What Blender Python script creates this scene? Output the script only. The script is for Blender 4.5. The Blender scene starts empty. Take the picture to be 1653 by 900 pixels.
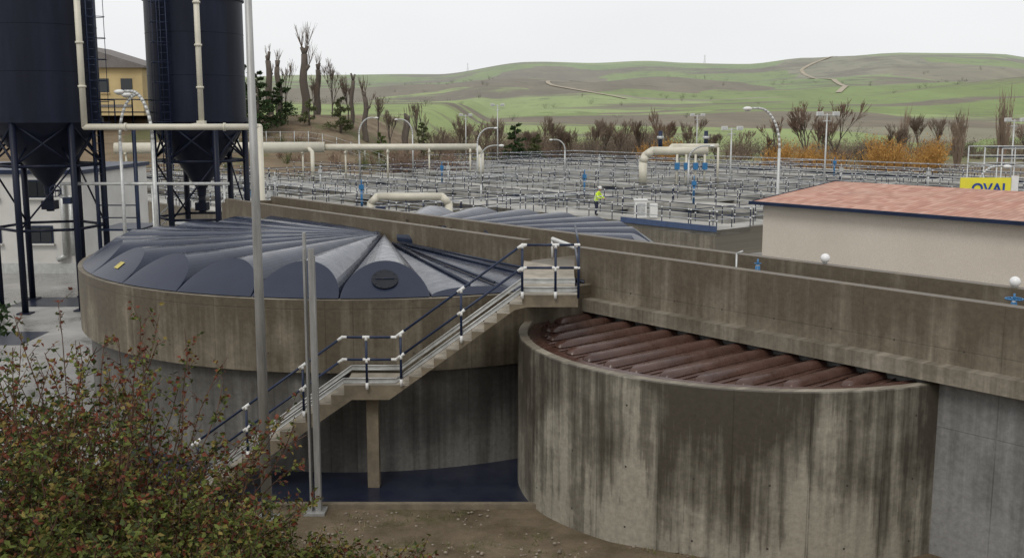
import bpy, math, random
from mathutils import Vector, noise
random.seed(7)
R=random.random
def U(a,b): return a+(b-a)*random.random()
scene=bpy.context.scene
# ------------------------------------------------------------ node helpers
class NT:
    def __init__(s,name,rough=0.8,metal=0.0,spec=None):
        s.m=bpy.data.materials.new(name); s.m.use_nodes=True
        s.t=s.m.node_tree; s.b=s.t.nodes['Principled BSDF']
        s.b.inputs['Roughness'].default_value=rough; s.b.inputs['Metallic'].default_value=metal
        if spec is not None: s.b.inputs['Specular IOR Level'].default_value=spec
    def n(s,t): return s.t.nodes.new(t)
    def set(s,sock,v):
        if isinstance(v,bpy.types.NodeSocket): s.t.links.new(v,sock)
        elif v is not None:
            if isinstance(v,(tuple,list)) and len(v)==3 and sock.type=='RGBA': v=(*v,1)
            sock.default_value=v
    def math(s,op,a,b=None,c=None,clamp=False):
        n=s.n('ShaderNodeMath'); n.operation=op; n.use_clamp=clamp
        s.set(n.inputs[0],a)
        if b is not None: s.set(n.inputs[1],b)
        if c is not None: s.set(n.inputs[2],c)
        return n.outputs[0]
    def pos(s):
        g=s.n('ShaderNodeNewGeometry'); x=s.n('ShaderNodeSeparateXYZ'); s.t.links.new(g.outputs['Position'],x.inputs[0])
        return g.outputs['Position'],x.outputs[0],x.outputs[1],x.outputs[2]
    def comb(s,x,y,z=0.0):
        n=s.n('ShaderNodeCombineXYZ'); s.set(n.inputs[0],x); s.set(n.inputs[1],y); s.set(n.inputs[2],z); return n.outputs[0]
    def scale(s,v,sc):
        n=s.n('ShaderNodeVectorMath'); n.operation='MULTIPLY'; s.set(n.inputs[0],v); n.inputs[1].default_value=sc; return n.outputs[0]
    def noise(s,v,scale=1,detail=4,rough=.55,dist=0):
        n=s.n('ShaderNodeTexNoise'); s.set(n.inputs['Vector'],v); n.inputs['Scale'].default_value=scale
        n.inputs['Detail'].default_value=detail; n.inputs['Roughness'].default_value=rough; n.inputs['Distortion'].default_value=dist
        return n.outputs['Fac']
    def mix(s,f,a,b,mode='MIX'):
        n=s.n('ShaderNodeMix'); n.data_type='RGBA'; n.blend_type=mode
        s.set(n.inputs[0],f); s.set(n.inputs[6],a); s.set(n.inputs[7],b); return n.outputs[2]
    def ramp(s,f,stops,interp='LINEAR'):
        n=s.n('ShaderNodeValToRGB'); s.set(n.inputs[0],f); cr=n.color_ramp; cr.interpolation=interp
        while len(cr.elements)<len(stops): cr.elements.new(.5)
        for e,(p,c) in zip(cr.elements,stops):
            e.position=p; e.color=(*c,1) if len(c)==3 else c
        return n.outputs[0]
    def maprange(s,v,a,b,c=0,d=1):
        n=s.n('ShaderNodeMapRange'); s.set(n.inputs[0],v); n.inputs[1].default_value=a;n.inputs[2].default_value=b;n.inputs[3].default_value=c;n.inputs[4].default_value=d
        return n.outputs[0]
    def color(s,c): s.set(s.b.inputs['Base Color'],c)
    def bump(s,h,st=.3,d=.02):
        n=s.n('ShaderNodeBump'); s.set(n.inputs['Height'],h); n.inputs['Strength'].default_value=st; n.inputs['Distance'].default_value=d
        s.t.links.new(n.outputs[0],s.b.inputs['Normal'])
def plain(name,col,rough=.6,metal=0,var=.25,sc=3.0,bump=0,spec=None):
    k=NT(name,rough,metal,spec); p,x,y,z=k.pos()
    f=k.noise(p,sc,5,.6)
    f=k.maprange(f,.3,.7)
    a=tuple(c*(1-var) for c in col); b=tuple(min(1,c*(1+var)) for c in col)
    k.color(k.mix(f,a,b))
    if bump: k.bump(k.noise(p,sc*8,4),bump)
    return k.m
def concrete(name,dark,light,mode,zmid,k2=.35,ks=5,joints=(2.4,1.25),rough=.8,efflo=.5,jd=.55,holes=0,sx=1.3):
    k=NT(name,rough); p,x,y,z=k.pos()
    if mode[0]=='cyl':
        a=k.math('ARCTAN2',k.math('SUBTRACT',x,mode[1]),k.math('SUBTRACT',y,mode[2])); u=k.math('MULTIPLY',a,mode[3])
    else:
        u=k.math('ADD',k.math('MULTIPLY',x,mode[1]),k.math('MULTIPLY',y,mode[2]))
    v=k.comb(u,z,0.0)
    st=k.noise(k.scale(v,(sx,.09,1)),1,6,.65)
    st2=k.noise(k.scale(v,(6.0,.16,1)),1,5,.65)
    bl=k.noise(v,.9,7,.65)
    fine=k.noise(v,9,6,.75)
    w=k.math('MULTIPLY_ADD',k.math('SUBTRACT',st,.5),ks,k.math('MULTIPLY',k.math('SUBTRACT',z,zmid),k2))
    w=k.math('ADD',w,k.math('MULTIPLY',k.math('SUBTRACT',bl,.5),2.4))
    w=k.math('ADD',w,k.math('MULTIPLY',k.math('SUBTRACT',st2,.5),2.6))
    w0=k.math('ADD',w,.5)
    w=k.maprange(w0,-.25,1.15)
    mid=tuple((a_*.62+b_*.38) for a_,b_ in zip(dark,light))
    c=k.ramp(w,[(0,light),(.5,mid),(1,dark)])
    e=k.math('SUBTRACT',1,k.math('MULTIPLY',k.math('ABSOLUTE',k.math('SUBTRACT',w0,.1)),3.0),clamp=True)
    e=k.math('MULTIPLY',e,k.maprange(st2,.45,.65)); e=k.math('MULTIPLY',e,efflo)
    c=k.mix(e,c,tuple(min(1,q*1.5) for q in light))
    c=k.mix(1.0,c,k.ramp(fine,[(.25,(.68,.68,.68)),(.75,(1.25,1.25,1.25))]),'MULTIPLY')
    br=k.n('ShaderNodeTexBrick'); k.set(br.inputs['Vector'],v); br.inputs['Scale'].default_value=1; br.offset=0
    br.inputs['Mortar Size'].default_value=.012; br.inputs['Brick Width'].default_value=joints[1]; br.inputs['Row Height'].default_value=joints[0]
    br.inputs['Mortar Smooth'].default_value=.3
    c=k.mix(k.math('MULTIPLY',br.outputs['Fac'],k.maprange(bl,.35,.6,.15,jd)),c,tuple(q*.45 for q in dark))
    if holes:
        fu=k.math('MULTIPLY',k.math('SUBTRACT',k.math('FRACT',k.math('DIVIDE',u,holes)),.5),holes)
        fz=k.math('MULTIPLY',k.math('SUBTRACT',k.math('FRACT',k.math('DIVIDE',k.math('ADD',z,.1),1.1)),.5),1.1)
        d2=k.math('ADD',k.math('MULTIPLY',fu,fu),k.math('MULTIPLY',fz,fz))
        c=k.mix(k.math('LESS_THAN',d2,.0004),c,(.05,.043,.035))
    k.color(c)
    k.set(k.b.inputs['Roughness'],k.maprange(w,0,1,.9,.5))
    h=k.math('ADD',k.math('MULTIPLY',fine,.4),k.math('MULTIPLY',br.outputs['Fac'],-.6))
    k.bump(h,.4,.02)
    return k.m
# ------------------------------------------------------------ mesh builder
class MB:
    def __init__(s): s.v=[];s.f=[];s.mi=[];s.sm=[]
    def add(s,vs,fs,m=0,sm=False):
        o=len(s.v); s.v+= [tuple(v) for v in vs]
        for f in fs: s.f.append(tuple(i+o for i in f)); s.mi.append(m); s.sm.append(sm)
    def box(s,c,sz,m=0,rz=0,ry=0):
        cx,cy,cz=c; a,b,d=sz[0]/2,sz[1]/2,sz[2]/2
        vs=[]
        for dx in(-a,a):
            for dy in(-b,b):
                for dz in(-d,d):
                    X,Y,Z=dx,dy,dz
                    if ry: X,Z=X*math.cos(ry)+Z*math.sin(ry),-X*math.sin(ry)+Z*math.cos(ry)
                    X,Y=X*math.cos(rz)-Y*math.sin(rz),X*math.sin(rz)+Y*math.cos(rz)
                    vs.append((cx+X,cy+Y,cz+Z))
        s.add(vs,[(0,1,3,2),(4,6,7,5),(0,4,5,1),(2,3,7,6),(0,2,6,4),(1,5,7,3)],m)
    def prism(s,poly,z0,z1,m=0):
        n=len(poly); vs=[(x,y,z0) for x,y in poly]+[(x,y,z1) for x,y in poly]
        fs=[tuple(range(n))[::-1],tuple(range(n,2*n))]+[(i,(i+1)%n,n+(i+1)%n,n+i) for i in range(n)]
        s.add(vs,fs,m)
    def prismY(s,poly,y0,y1,m=0):
        n=len(poly); vs=[(x,y0,z) for x,z in poly]+[(x,y1,z) for x,z in poly]
        fs=[tuple(range(n)),tuple(range(n,2*n))[::-1]]+[(i,n+i,n+(i+1)%n,(i+1)%n) for i in range(n)]
        s.add(vs,fs,m)
    def tube(s,p0,p1,r0,r1=None,seg=8,m=0,cap=True,sm=True):
        if r1 is None: r1=r0
        p0=Vector(p0);p1=Vector(p1); d=p1-p0
        if d.length<1e-6: return
        d.normalize(); a=Vector((0,0,1)) if abs(d.z)<.9 else Vector((1,0,0))
        e1=d.cross(a).normalized(); e2=d.cross(e1)
        vs=[];
        for i in range(seg):
            t=2*math.pi*i/seg; o=e1*math.cos(t)+e2*math.sin(t)
            vs.append(p0+o*r0)
        for i in range(seg):
            t=2*math.pi*i/seg; o=e1*math.cos(t)+e2*math.sin(t)
            vs.append(p1+o*r1)
        s.add(vs,[(i,(i+1)%seg,seg+(i+1)%seg,seg+i) for i in range(seg)],m,sm)
        if cap:
            o=len(s.v)-2*seg
            s.f.append(tuple(o+i for i in range(seg))[::-1]);s.mi.append(m);s.sm.append(False)
            s.f.append(tuple(o+seg+i for i in range(seg)));s.mi.append(m);s.sm.append(False)
    def path(s,pts,r,seg=8,m=0,joint=True):
        for i in range(len(pts)-1):
            s.tube(pts[i],pts[i+1],r,seg=seg,m=m)
            if joint and i>0: s.sphere(pts[i],r*1.0,m,8,5)
    def sphere(s,c,r,m=0,seg=12,rings=8,sz=1.0):
        vs=[(c[0],c[1],c[2]+r*sz)]
        for j in range(1,rings):
            ph=math.pi*j/rings
            for i in range(seg):
                t=2*math.pi*i/seg; vs.append((c[0]+r*math.sin(ph)*math.cos(t),c[1]+r*math.sin(ph)*math.sin(t),c[2]+r*sz*math.cos(ph)))
        vs.append((c[0],c[1],c[2]-r*sz)); fs=[]
        for i in range(seg): fs.append((0,1+i,1+(i+1)%seg))
        for j in range(rings-2):
            for i in range(seg):
                a=1+j*seg+i;b=1+j*seg+(i+1)%seg; fs.append((a,a+seg,b+seg,b))
        l=len(vs)-1
        for i in range(seg): fs.append((l,l-seg+(i+1)%seg,l-seg+i))
        s.add(vs,fs,m,True)
    def lathe(s,c,prof,seg=48,m=0,a0=0,a1=2*math.pi,sm=True):
        full=abs(a1-a0-2*math.pi)<1e-6
        for j in range(len(prof)-1):
            (r0,z0),(r1,z1)=prof[j],prof[j+1]; n=seg; k=n if full else n+1
            vs=[]
            for r,z in((r0,z0),(r1,z1)):
                for i in range(k):
                    t=a0+(a1-a0)*i/n; vs.append((c[0]+r*math.cos(t),c[1]+r*math.sin(t),z))
            fs=[(i,(i+1)%k,k+(i+1)%k,k+i) for i in range(n)]
            s.add(vs,fs,m,sm and abs(z1-z0)>1e-4)
    def obj(s,name,mats,parent=None):
        me=bpy.data.meshes.new(name); me.from_pydata(s.v,[],s.f)
        for m in mats: me.materials.append(m)
        me.polygons.foreach_set('material_index',s.mi); me.polygons.foreach_set('use_smooth',s.sm)
        me.update(); o=bpy.data.objects.new(name,me); scene.collection.objects.link(o)
        if parent: o.parent=parent
        return o
# ------------------------------------------------------------ frame
W0=Vector((1.44,24.0)); UD=Vector((.645,-.764)); MD=Vector((.764,.645))
def WF(s,m): p=W0+UD*s+MD*m; return (p.x,p.y)
ANG=math.atan2(UD.y,UD.x)
# ------------------------------------------------------------ materials
TC=(-3.6,29.55); TR=8.05
NC=(4.9,21.4); NR=4.78
m_wall=concrete('parapet_concrete',(.115,.092,.063),(.28,.245,.185),('lin',UD.x,UD.y),3.5,.7,2.8,(1.25,2.5),efflo=.3,jd=.35,holes=1.25,sx=.8)
m_ledge=concrete('ledge_concrete',(.13,.11,.08),(.33,.295,.235),('lin',UD.x,UD.y),3.3,.5,3,(2.5,5),efflo=.2)
m_tank_near=concrete('tank_concrete_wet',(.068,.058,.043),(.35,.325,.265),('cyl',NC[0],NC[1],NR),1.5,.42,6.4,(3.6,1.25),efflo=.6,holes=1.25,sx=1.05)
m_tank_up=concrete('tank_concrete_upper',(.095,.077,.052),(.25,.22,.165),('cyl',TC[0],TC[1],TR),2.4,.5,3.8,(1.8,2.5),efflo=.35,holes=2.5)
m_tank_lo=concrete('tank_concrete_lower',(.075,.071,.064),(.20,.195,.18),('cyl',TC[0],TC[1],TR),1.0,.35,3.6,(2.6,1.25),efflo=.2)
m_lowwall=concrete('grey_concrete',(.14,.14,.135),(.29,.29,.285),('lin',UD.x,UD.y),2.3,.4,3,(2.4,1.25),efflo=.2)
m_stair=plain('stair_concrete',(.18,.15,.105),.85,0,.35,2.5,.3)
m_tread=plain('tread_concrete',(.32,.285,.23),.85,0,.3,3,.3)
m_basin=concrete('basin_concrete',(.12,.105,.08),(.28,.25,.2),('lin',UD.x,UD.y),.6,.6,4,(2.6,2.5),efflo=.2)
m_deck=plain('deck_concrete',(.35,.34,.31),.8,0,.35,.4)
m_navy=plain('navy_paint',(.012,.022,.055),.4,0,.3,2,spec=.35)
m_white=plain('white_fitting',(.72,.72,.70),.45,0,.08,5)
m_galv=plain('galvanised_steel',(.50,.51,.50),.45,.35,.18,6)
m_cream=plain('cream_pipe_paint',(.60,.57,.47),.45,0,.08,2)
m_valve=plain('blue_valve_paint',(.03,.16,.35),.4,0,.2,5)
# ------------------------------------------------------------ terrain
RT=[(-1500,60),(-760,58),(-480,62),(-300,66),(-110,66),(22,82),(110,80),(200,84),(250,82),(340,81),(430,90),(570,99),(700,98),(760,90),(900,84),(1500,70),(2600,60)]
def ridge(x):
    if x<=RT[0][0]: return RT[0][1]
    for (a,b),(c,d) in zip(RT,RT[1:]):
        if x<=c:
            t=(x-a)/(c-a); t=t*t*(3-2*t); return b+(d-b)*t
    return RT[-1][1]
def ss(t): t=max(0,min(1,t)); return t*t*(3-2*t)
def H(x,y):
    h=0
    if y<21:
        h+=5.2*ss((15.2-y)/13)+.22*ss((20-y)/4)
        if y<19.5: h+=.10*noise.noise(Vector((x*.9,y*.9,1)))
    if y>60:
        h+=7.6*ss((y-108)/24)*ss((-8-x)/16)*(1-ss((y-500)/400))
    if y>200:
        t=max(0,min(1,(y-230)/1320)); rs=t**1.25
        r=ridge(x*1560/max(y,900) if y<1560 else x)
        hh=rs*r
        a=ss((y-240)/500)*(1-.75*ss((y-1150)/400))
        hh+=a*(9*noise.noise(Vector((x*.0042,y*.0048,3)))+4*noise.noise(Vector((x*.011,y*.012,7)))-3)
        hh+=a*6*math.sin(x*.006+y*.009)
        if y>1600: hh-= (y-1600)*.02
        h+=hh
    return h-.02
ys=[-25+i*1.0 for i in range(60)]
y=ys[-1]
while y<2600: y+=max(1.5,y*.028); ys.append(y)
xs=[]; N=190
for i in range(N+1):
    t=-1+2*i/N; xs.append(2400*math.sinh(4.6*t)/math.sinh(4.6))
mb=MB(); vs=[(x,y,H(x,y)) for y in ys for x in xs]; n=len(xs); fs=[]
for j in range(len(ys)-1):
    for i in range(n-1): fs.append((j*n+i,j*n+i+1,(j+1)*n+i+1,(j+1)*n+i))
mb.add(vs,fs,0,True)
k=NT('terrain_soil_and_fields',.95,0,.2); p,x,y,z=k.pos()
wp=k.n('ShaderNodeTexNoise'); k.set(wp.inputs['Vector'],p); wp.inputs['Scale'].default_value=.006; wp.inputs['Detail'].default_value=3
ad=k.n('ShaderNodeVectorMath'); ad.operation='MULTIPLY_ADD'; k.set(ad.inputs[0],wp.outputs['Color']); ad.inputs[1].default_value=(220,260,0); k.set(ad.inputs[2],p)
vo=k.n('ShaderNodeTexVoronoi'); k.set(vo.inputs['Vector'],k.scale(ad.outputs[0],(.0042,.0056,0))); vo.inputs['Scale'].default_value=1
sc=k.n('ShaderNodeSeparateColor'); k.set(sc.inputs[0],vo.outputs['Color'])
fld=k.ramp(sc.outputs[0],[(0,(.20,.26,.09)),(.22,(.27,.335,.135)),(.42,(.21,.28,.11)),(.58,(.23,.205,.14)),(.68,(.195,.165,.12)),(.76,(.29,.335,.155)),(.92,(.25,.235,.165))],'CONSTANT')
sl=k.noise(k.scale(p,(.0045,.013,.02)),1,8,.7)
fld=k.mix(k.maprange(sl,.52,.59),fld,(.17,.145,.11))
scrub=k.noise(p,.035,7,.8)
fld=k.mix(k.maprange(scrub,.54,.67,0,.75),fld,(.10,.095,.068))
fld=k.mix(1.0,fld,k.ramp(k.noise(k.scale(p,(.03,.004,0)),1,6,.7),[(.3,(.82,.82,.82)),(.7,(1.15,1.15,1.15))]),'MULTIPLY')
fld=k.mix(k.maprange(y,300,1700,.04,.42),fld,(.37,.40,.385))  # aerial haze painted into the field colour, paler with distance
near=k.mix(k.maprange(k.noise(p,.9,7,.7),.35,.65),(.13,.098,.062),(.26,.205,.138))
near=k.mix(k.maprange(k.noise(p,.7,6,.75),.54,.64,0,.6),near,(.075,.08,.03))
near=k.mix(k.maprange(k.noise(p,38,4,.8),.58,.7,0,.8),near,(.36,.31,.22))
near=k.mix(k.maprange(k.noise(p,24,4,.8),.60,.7,0,.7),near,(.07,.055,.038))
ter=k.mix(k.maprange(k.noise(k.scale(p,(.12,.12,1.2)),1,6,.7),.42,.6),(.16,.12,.08),(.24,.19,.13))
ter=k.mix(k.maprange(k.noise(p,.1,6,.7),.54,.62,0,.8),ter,(.12,.13,.06))
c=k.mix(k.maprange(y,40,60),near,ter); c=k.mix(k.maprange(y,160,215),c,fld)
k.color(c); k.bump(k.noise(p,14,7,.8),1.0,.06)
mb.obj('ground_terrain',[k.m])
def strip(name,pts,w,mat,zo=.5):
    mb=MB(); P=[]
    for (a,b),(c,d) in zip(pts,pts[1:]):
        for i in range(14): t=i/14; P.append((a+(c-a)*t,b+(d-b)*t))
    P=[(x+5*math.sin(i*.31),y+4*math.cos(i*.23)) for i,(x,y) in enumerate(P)]
    vs=[]
    for i,(x,y) in enumerate(P):
        q=P[min(i+1,len(P)-1)]; o=P[max(i-1,0)]; d=Vector((q[0]-o[0],q[1]-o[1])).normalized(); nx,ny=-d.y*w,d.x*w
        vs+=[(x-nx,y-ny,H(x-nx,y-ny)+zo),(x+nx,y+ny,H(x+nx,y+ny)+zo)]
    mb.add(vs,[(2*i,2*i+1,2*i+3,2*i+2) for i in range(len(P)-1)],0,True); return mb.obj(name,[mat])
m_track=plain('track_gravel',(.38,.335,.26),.95,0,.1,.1)
strip('dirt_road',[(215,700),(262,860),(240,940),(300,1060),(330,1200),(400,1330)],2.0,m_track)
strip('dirt_road',[(75,700),(35,800),(20,880),(90,960),(60,1060)],1.6,m_track)
# ------------------------------------------------------------ pavements
k=NT('wet_pavement',.35); p,x,y,z=k.pos()
f=k.noise(p,.35,6,.65)
k.color(k.mix(k.maprange(f,.35,.65),(.17,.165,.155),(.36,.35,.33))); k.set(k.b.inputs['Roughness'],k.maprange(f,.4,.6,.15,.6))
mb=MB(); mb.add([(-60,21,.004),(-8.4,20.4,.004),(-8.4,24,.004),(30,24,.004),(60,40,.004),(60,60,.004),(-60,70,.004)],[(0,1,2,3,4,5,6)]); mb.obj('pavement',[k.m])
k=NT('blue_floor_paint',.3,0,.4); p,x,y,z=k.pos()
k.color(k.mix(k.maprange(k.noise(p,1.2,6,.7),.35,.65),(.008,.012,.03),(.025,.03,.05)))
m_bfloor=k.m
mb=MB()
mb.add([(-9,19.75,.012),(.6,19.75,.012),(.6,24,.012),(-9,24,.012)],[(0,1,2,3)])
mb.box((-4.2,19.68,.03),(9.6,.14,.14),1)
mb.obj('painted_blue_floor',[m_bfloor,m_stair])
mb=MB()
for cx,cy in((-18.6,42.6),(-18,35.5)):
    mb.add([(cx-1.6,cy-1.1,.01),(cx+1.6,cy-1.1,.01),(cx+1.6,cy+1.1,.01),(cx-1.6,cy+1.1,.01)],[(0,1,2,3)])
mb.obj('painted_blue_floor',[m_bfloor])
# ------------------------------------------------------------ channel walls
H0=4.6
def wallbox(mb,s0,s1,m0,m1,z0,z1,mat=0):
    mb.prism([WF(s0,m0),WF(s1,m0),WF(s1,m1),WF(s0,m1)],z0,z1,mat)
mb=MB()
wallbox(mb,-18.35,-1.8,0,.25,3.2,H0)
wallbox(mb,0,16,0,.25,3.5,H0)
wallbox(mb,-18.35,16,.004,.246,0,3.2,2)
wallbox(mb,-.1,16,-.28,.25,3.22,3.5,1)
wallbox(mb,-18.35,16,1.85,2.1,0,H0)
wallbox(mb,-18.6,-18.353,0,2.1,0,H0-.15)
wallbox(mb,-18.3,-1.8,.25,1.85,0,3.4,1)
wallbox(mb,0,16,.25,1.85,0,3.4,1)
wallbox(mb,-1.8,0,.0,1.85,3.3,4.08,1)
o=mb.obj('channel_parapet_wall',[m_wall,m_ledge,m_lowwall])
mb=MB()
a=WF(-1.75,.9);b=WF(.1,.9)
mb.add([(a[0],a[1],4.62),(b[0],b[1],4.32),(b[0],b[1],4.22),(a[0],a[1],4.50)],[(0,1,2,3)])
mb.tube((a[0],a[1],4.56),(b[0],b[1],4.27),.05,m=0)
mb.tube((a[0],a[1],4.1),(a[0],a[1],4.6),.03); mb.tube((b[0],b[1],4.1),(b[0],b[1],4.3),.03)
mb.obj('galvanised_ramp_rail',[m_white])
# ------------------------------------------------------------ tanks
def chanfilter(x,y,lo=-.0,hi=2.1):
    m=(Vector((x,y))-W0).dot(MD); return lo<m<hi
mb=MB()
mb.lathe(TC,[(TR,2.25),(TR,3.80)],120,0); mb.lathe(TC,[(TR,3.80),(TR-.3,3.80)],120,1); mb.lathe(TC,[(TR-.3,3.8),(TR-.3,3.4)],96,0)
mb.lathe(TC,[(TR-.22,2.25),(TR,2.25)],120,0); mb.lathe(TC,[(TR-.22,-.3),(TR-.22,2.25)],120,2)
mb.obj('large_circular_tank',[m_tank_up,m_ledge,m_tank_lo])
k=NT('blue_fibreglass',.16,0,.42); p,x,y,z=k.pos()
f=k.noise(p,.7,5,.6); k.color(k.mix(k.maprange(f,.35,.65),(.014,.020,.040),(.028,.037,.064)))
k.set(k.b.inputs['Roughness'],k.maprange(k.noise(p,3,7,.8),.35,.65,.10,.30)); k.bump(k.noise(p,2.2,3),.10,.05)
m_bl=k.m
k=NT('blue_fibreglass_end',.3,0,.4); p,x,y,z=k.pos(); k.color(k.mix(k.noise(p,2,4),(.010,.015,.034),(.024,.032,.06))); m_ble=k.m
mb=MB(); NRIB=26; zb=3.82; slope=.72; Rl=TR-.12; OFF=.12
def wrap(a): return (a+math.pi)%(2*math.pi)-math.pi
flats=[]
for i in range(NRIB):
    th0=2*math.pi*(i+.5)/NRIB+OFF; hw=math.pi/NRIB
    A=.66; cr_=.30
    d_=math.degrees(wrap(th0))
    if -78<d_<-40: A=.14; cr_=.22; flats.append(th0)
    elif 95<d_<175: A=.50
    elif d_>175 or d_<-165: A=.58
    nU=24; col=[]
    for j in range(nU+1):
        uu=-math.cos(math.pi*j/nU); th=th0+uu*hw*.985; hh=A*math.sqrt(max(0,1-abs(uu)**2.0))
        rint=Rl-hh/slope-.02
        col.append((th,hh,rint))
    rs=[1,.85,.7,.55,.4,.28,.16,.06]
    vs=[]
    for (th,hh,ri) in col:
        for q in rs:
            r=ri*q
            hq=hh*(.25+.75*q**.8)+ (1-q)*cr_
            vs.append((TC[0]+r*math.cos(th),TC[1]+r*math.sin(th),zb+hq))
    m=len(rs)
    for j in range(nU):
        for q in range(m-1):
            f=(j*m+q,(j+1)*m+q,(j+1)*m+q+1,j*m+q+1)
            cx=sum(vs[t][0] for t in f)/4; cy=sum(vs[t][1] for t in f)/4
            if not chanfilter(cx,cy,-.02,2.12): mb.add([vs[t] for t in f],[(0,1,2,3)],0,True)
    for j in range(nU):
        a,b=col[j],col[j+1]
        q=[(TC[0]+Rl*math.cos(a[0]),TC[1]+Rl*math.sin(a[0]),zb),(TC[0]+Rl*math.cos(b[0]),TC[1]+Rl*math.sin(b[0]),zb),
           (TC[0]+b[2]*math.cos(b[0]),TC[1]+b[2]*math.sin(b[0]),zb+b[1]),(TC[0]+a[2]*math.cos(a[0]),TC[1]+a[2]*math.sin(a[0]),zb+a[1])]
        if not chanfilter(q[0][0],q[0][1],-.3,2.3): mb.add(q,[(0,1,2,3)],1)
    tv=th0+hw; 
    a=(TC[0]+Rl*.25*math.cos(tv),TC[1]+Rl*.25*math.sin(tv)); b=(TC[0]+Rl*.97*math.cos(tv),TC[1]+Rl*.97*math.sin(tv))
    zz=(cr_*.75+.03)
    if not chanfilter(*a,-.1,2.2) and not chanfilter(*b,-.1,2.2): mb.tube((a[0],a[1],zb+zz),(b[0],b[1],zb+.03),.02,m=0,seg=5)
for tf in flats:
    for dt,w_ in((0,.045),(.08,.03)):
        tv=tf+dt; q0,q1=.12,.95
        while q1>q0 and chanfilter(TC[0]+Rl*q1*math.cos(tv),TC[1]+Rl*q1*math.sin(tv),-.12,2.3): q1-=.05
        if q1-q0<.2: continue
        mb.tube((TC[0]+Rl*q0*math.cos(tv),TC[1]+Rl*q0*math.sin(tv),zb+.30),(TC[0]+Rl*q1*math.cos(tv),TC[1]+Rl*q1*math.sin(tv),zb+.16),w_,m=0,seg=6)
def nearest(ang): return min(range(NRIB),key=lambda i:abs(wrap(2*math.pi*(i+.5)/NRIB+OFF-ang)))
th0=2*math.pi*(nearest(math.radians(-83))+.5)/NRIB+OFF
rc=Rl-.31/slope; cc=Vector((TC[0]+rc*math.cos(th0),TC[1]+rc*math.sin(th0),zb+.31)); nn=Vector((math.cos(th0)*slope,math.sin(th0)*slope,1)).normalized()
mb.tube(cc+nn*.005,cc+nn*.04,.28,seg=28,m=2); 
e1=nn.cross(Vector((0,0,1))).normalized(); mb.tube(cc+nn*.05-e1*.2,cc+nn*.05+e1*.2,.012,seg=6,m=1)
for j in range(10):
    b=2*math.pi*j/10; e2=nn.cross(e1); q=cc+nn*.045+e1*.24*math.cos(b)+e2*.24*math.sin(b); mb.sphere(q,.014,0,6,4)
th1=2*math.pi*(nearest(3.85)+.5)/NRIB+OFF; rc=Rl-.28/slope; c1=Vector((TC[0]+rc*math.cos(th1),TC[1]+rc*math.sin(th1),zb+.28)); n1=Vector((math.cos(th1)*slope,math.sin(th1)*slope,1)).normalized(); t1=Vector((-math.sin(th1),math.cos(th1),0)); b1=n1.cross(t1)
mb.add([c1+n1*.01-t1*.12-b1*.11,c1+n1*.01+t1*.12-b1*.11,c1+n1*.01+t1*.12+b1*.11,c1+n1*.01-t1*.12+b1*.11],[(0,1,2,3)],3)
mb.obj('blue_ribbed_tank_cover',[m_bl,m_ble,plain('hatch_dark',(.012,.014,.02),.5,0,.2,3,spec=.3),plain('yellow_label',(.5,.42,.10),.5)])
# near tank
mb=MB(); zr=3.15
mb.lathe(NC,[(NR,-1.0),(NR,zr-.02),(NR-.02,zr)],120,0); mb.lathe(NC,[(NR-.02,zr),(NR-.2,zr)],120,1); mb.lathe(NC,[(NR-.2,zr),(NR-.2,zr-.3)],96,1)
mb.obj('near_circular_tank',[m_tank_near,m_ledge])
k=NT('brown_fibreglass',.2); p,x,y,z=k.pos()
f=k.noise(p,1.6,7,.7); k.color(k.mix(k.maprange(f,.3,.7),(.050,.024,.018),(.105,.056,.043)))
k.set(k.b.inputs['Roughness'],k.maprange(k.noise(p,3.5,7,.8),.35,.65,.12,.5)); k.bump(k.noise(p,6,4),.2,.02); m_br=k.m
mb=MB(); RL=NR-.2
mb.lathe(NC,[(RL,zr-.07),(RL-.26,zr-.03),(RL-.28,zr-.10),(.001,zr-.08)],96,0)
cs=(Vector(NC)-W0).dot(UD); cm=(Vector(NC)-W0).dot(MD)
for side in(0,1):
    for i in range(-8,9):
        s=cs+i*.60; ds=s-cs
        if abs(ds)>RL-.42: continue
        half=math.sqrt((RL-.42)**2-ds*ds)
        if side==0: m0,m1=-.02,cm-half
        else: m0,m1=2.12,cm+half
        L=m1-m0
        if abs(L)<.4 or (side==0 and L>0): continue
        rr=.135; prof=[(0,1),(.5,1),(1-.24/abs(L),1),(1-.10/abs(L),.85),(1-.03/abs(L),.55),(1,0.02)]
        sect=[(1.05,0),(.86,.5),(.62,.9),(.4,1),(-.4,1),(-.62,.9),(-.86,.5),(-1.05,0)]
        vs=[];ns=len(sect)-1
        for q,sc_ in prof:
            for (a,b) in sect:
                px,py=WF(s+rr*a*(.5+.5*sc_),m0+L*q); vs.append((px,py,zr-.085+.105*b*sc_))
        mb.add(vs,[(a*(ns+1)+j,a*(ns+1)+j+1,(a+1)*(ns+1)+j+1,(a+1)*(ns+1)+j) for a in range(len(prof)-1) for j in range(ns)],0,True)
        if side==0:
            h2=math.sqrt(max(.1,(RL-.34)**2-(ds+.3)**2)); a=WF(s+.3,-.02); b=WF(s+.3,cm-h2)
            if cm-h2<-.3: mb.tube((*a,zr-.075),(*b,zr-.085),.016,seg=5)
mb.obj('brown_ribbed_tank_cover',[m_br])
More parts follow.
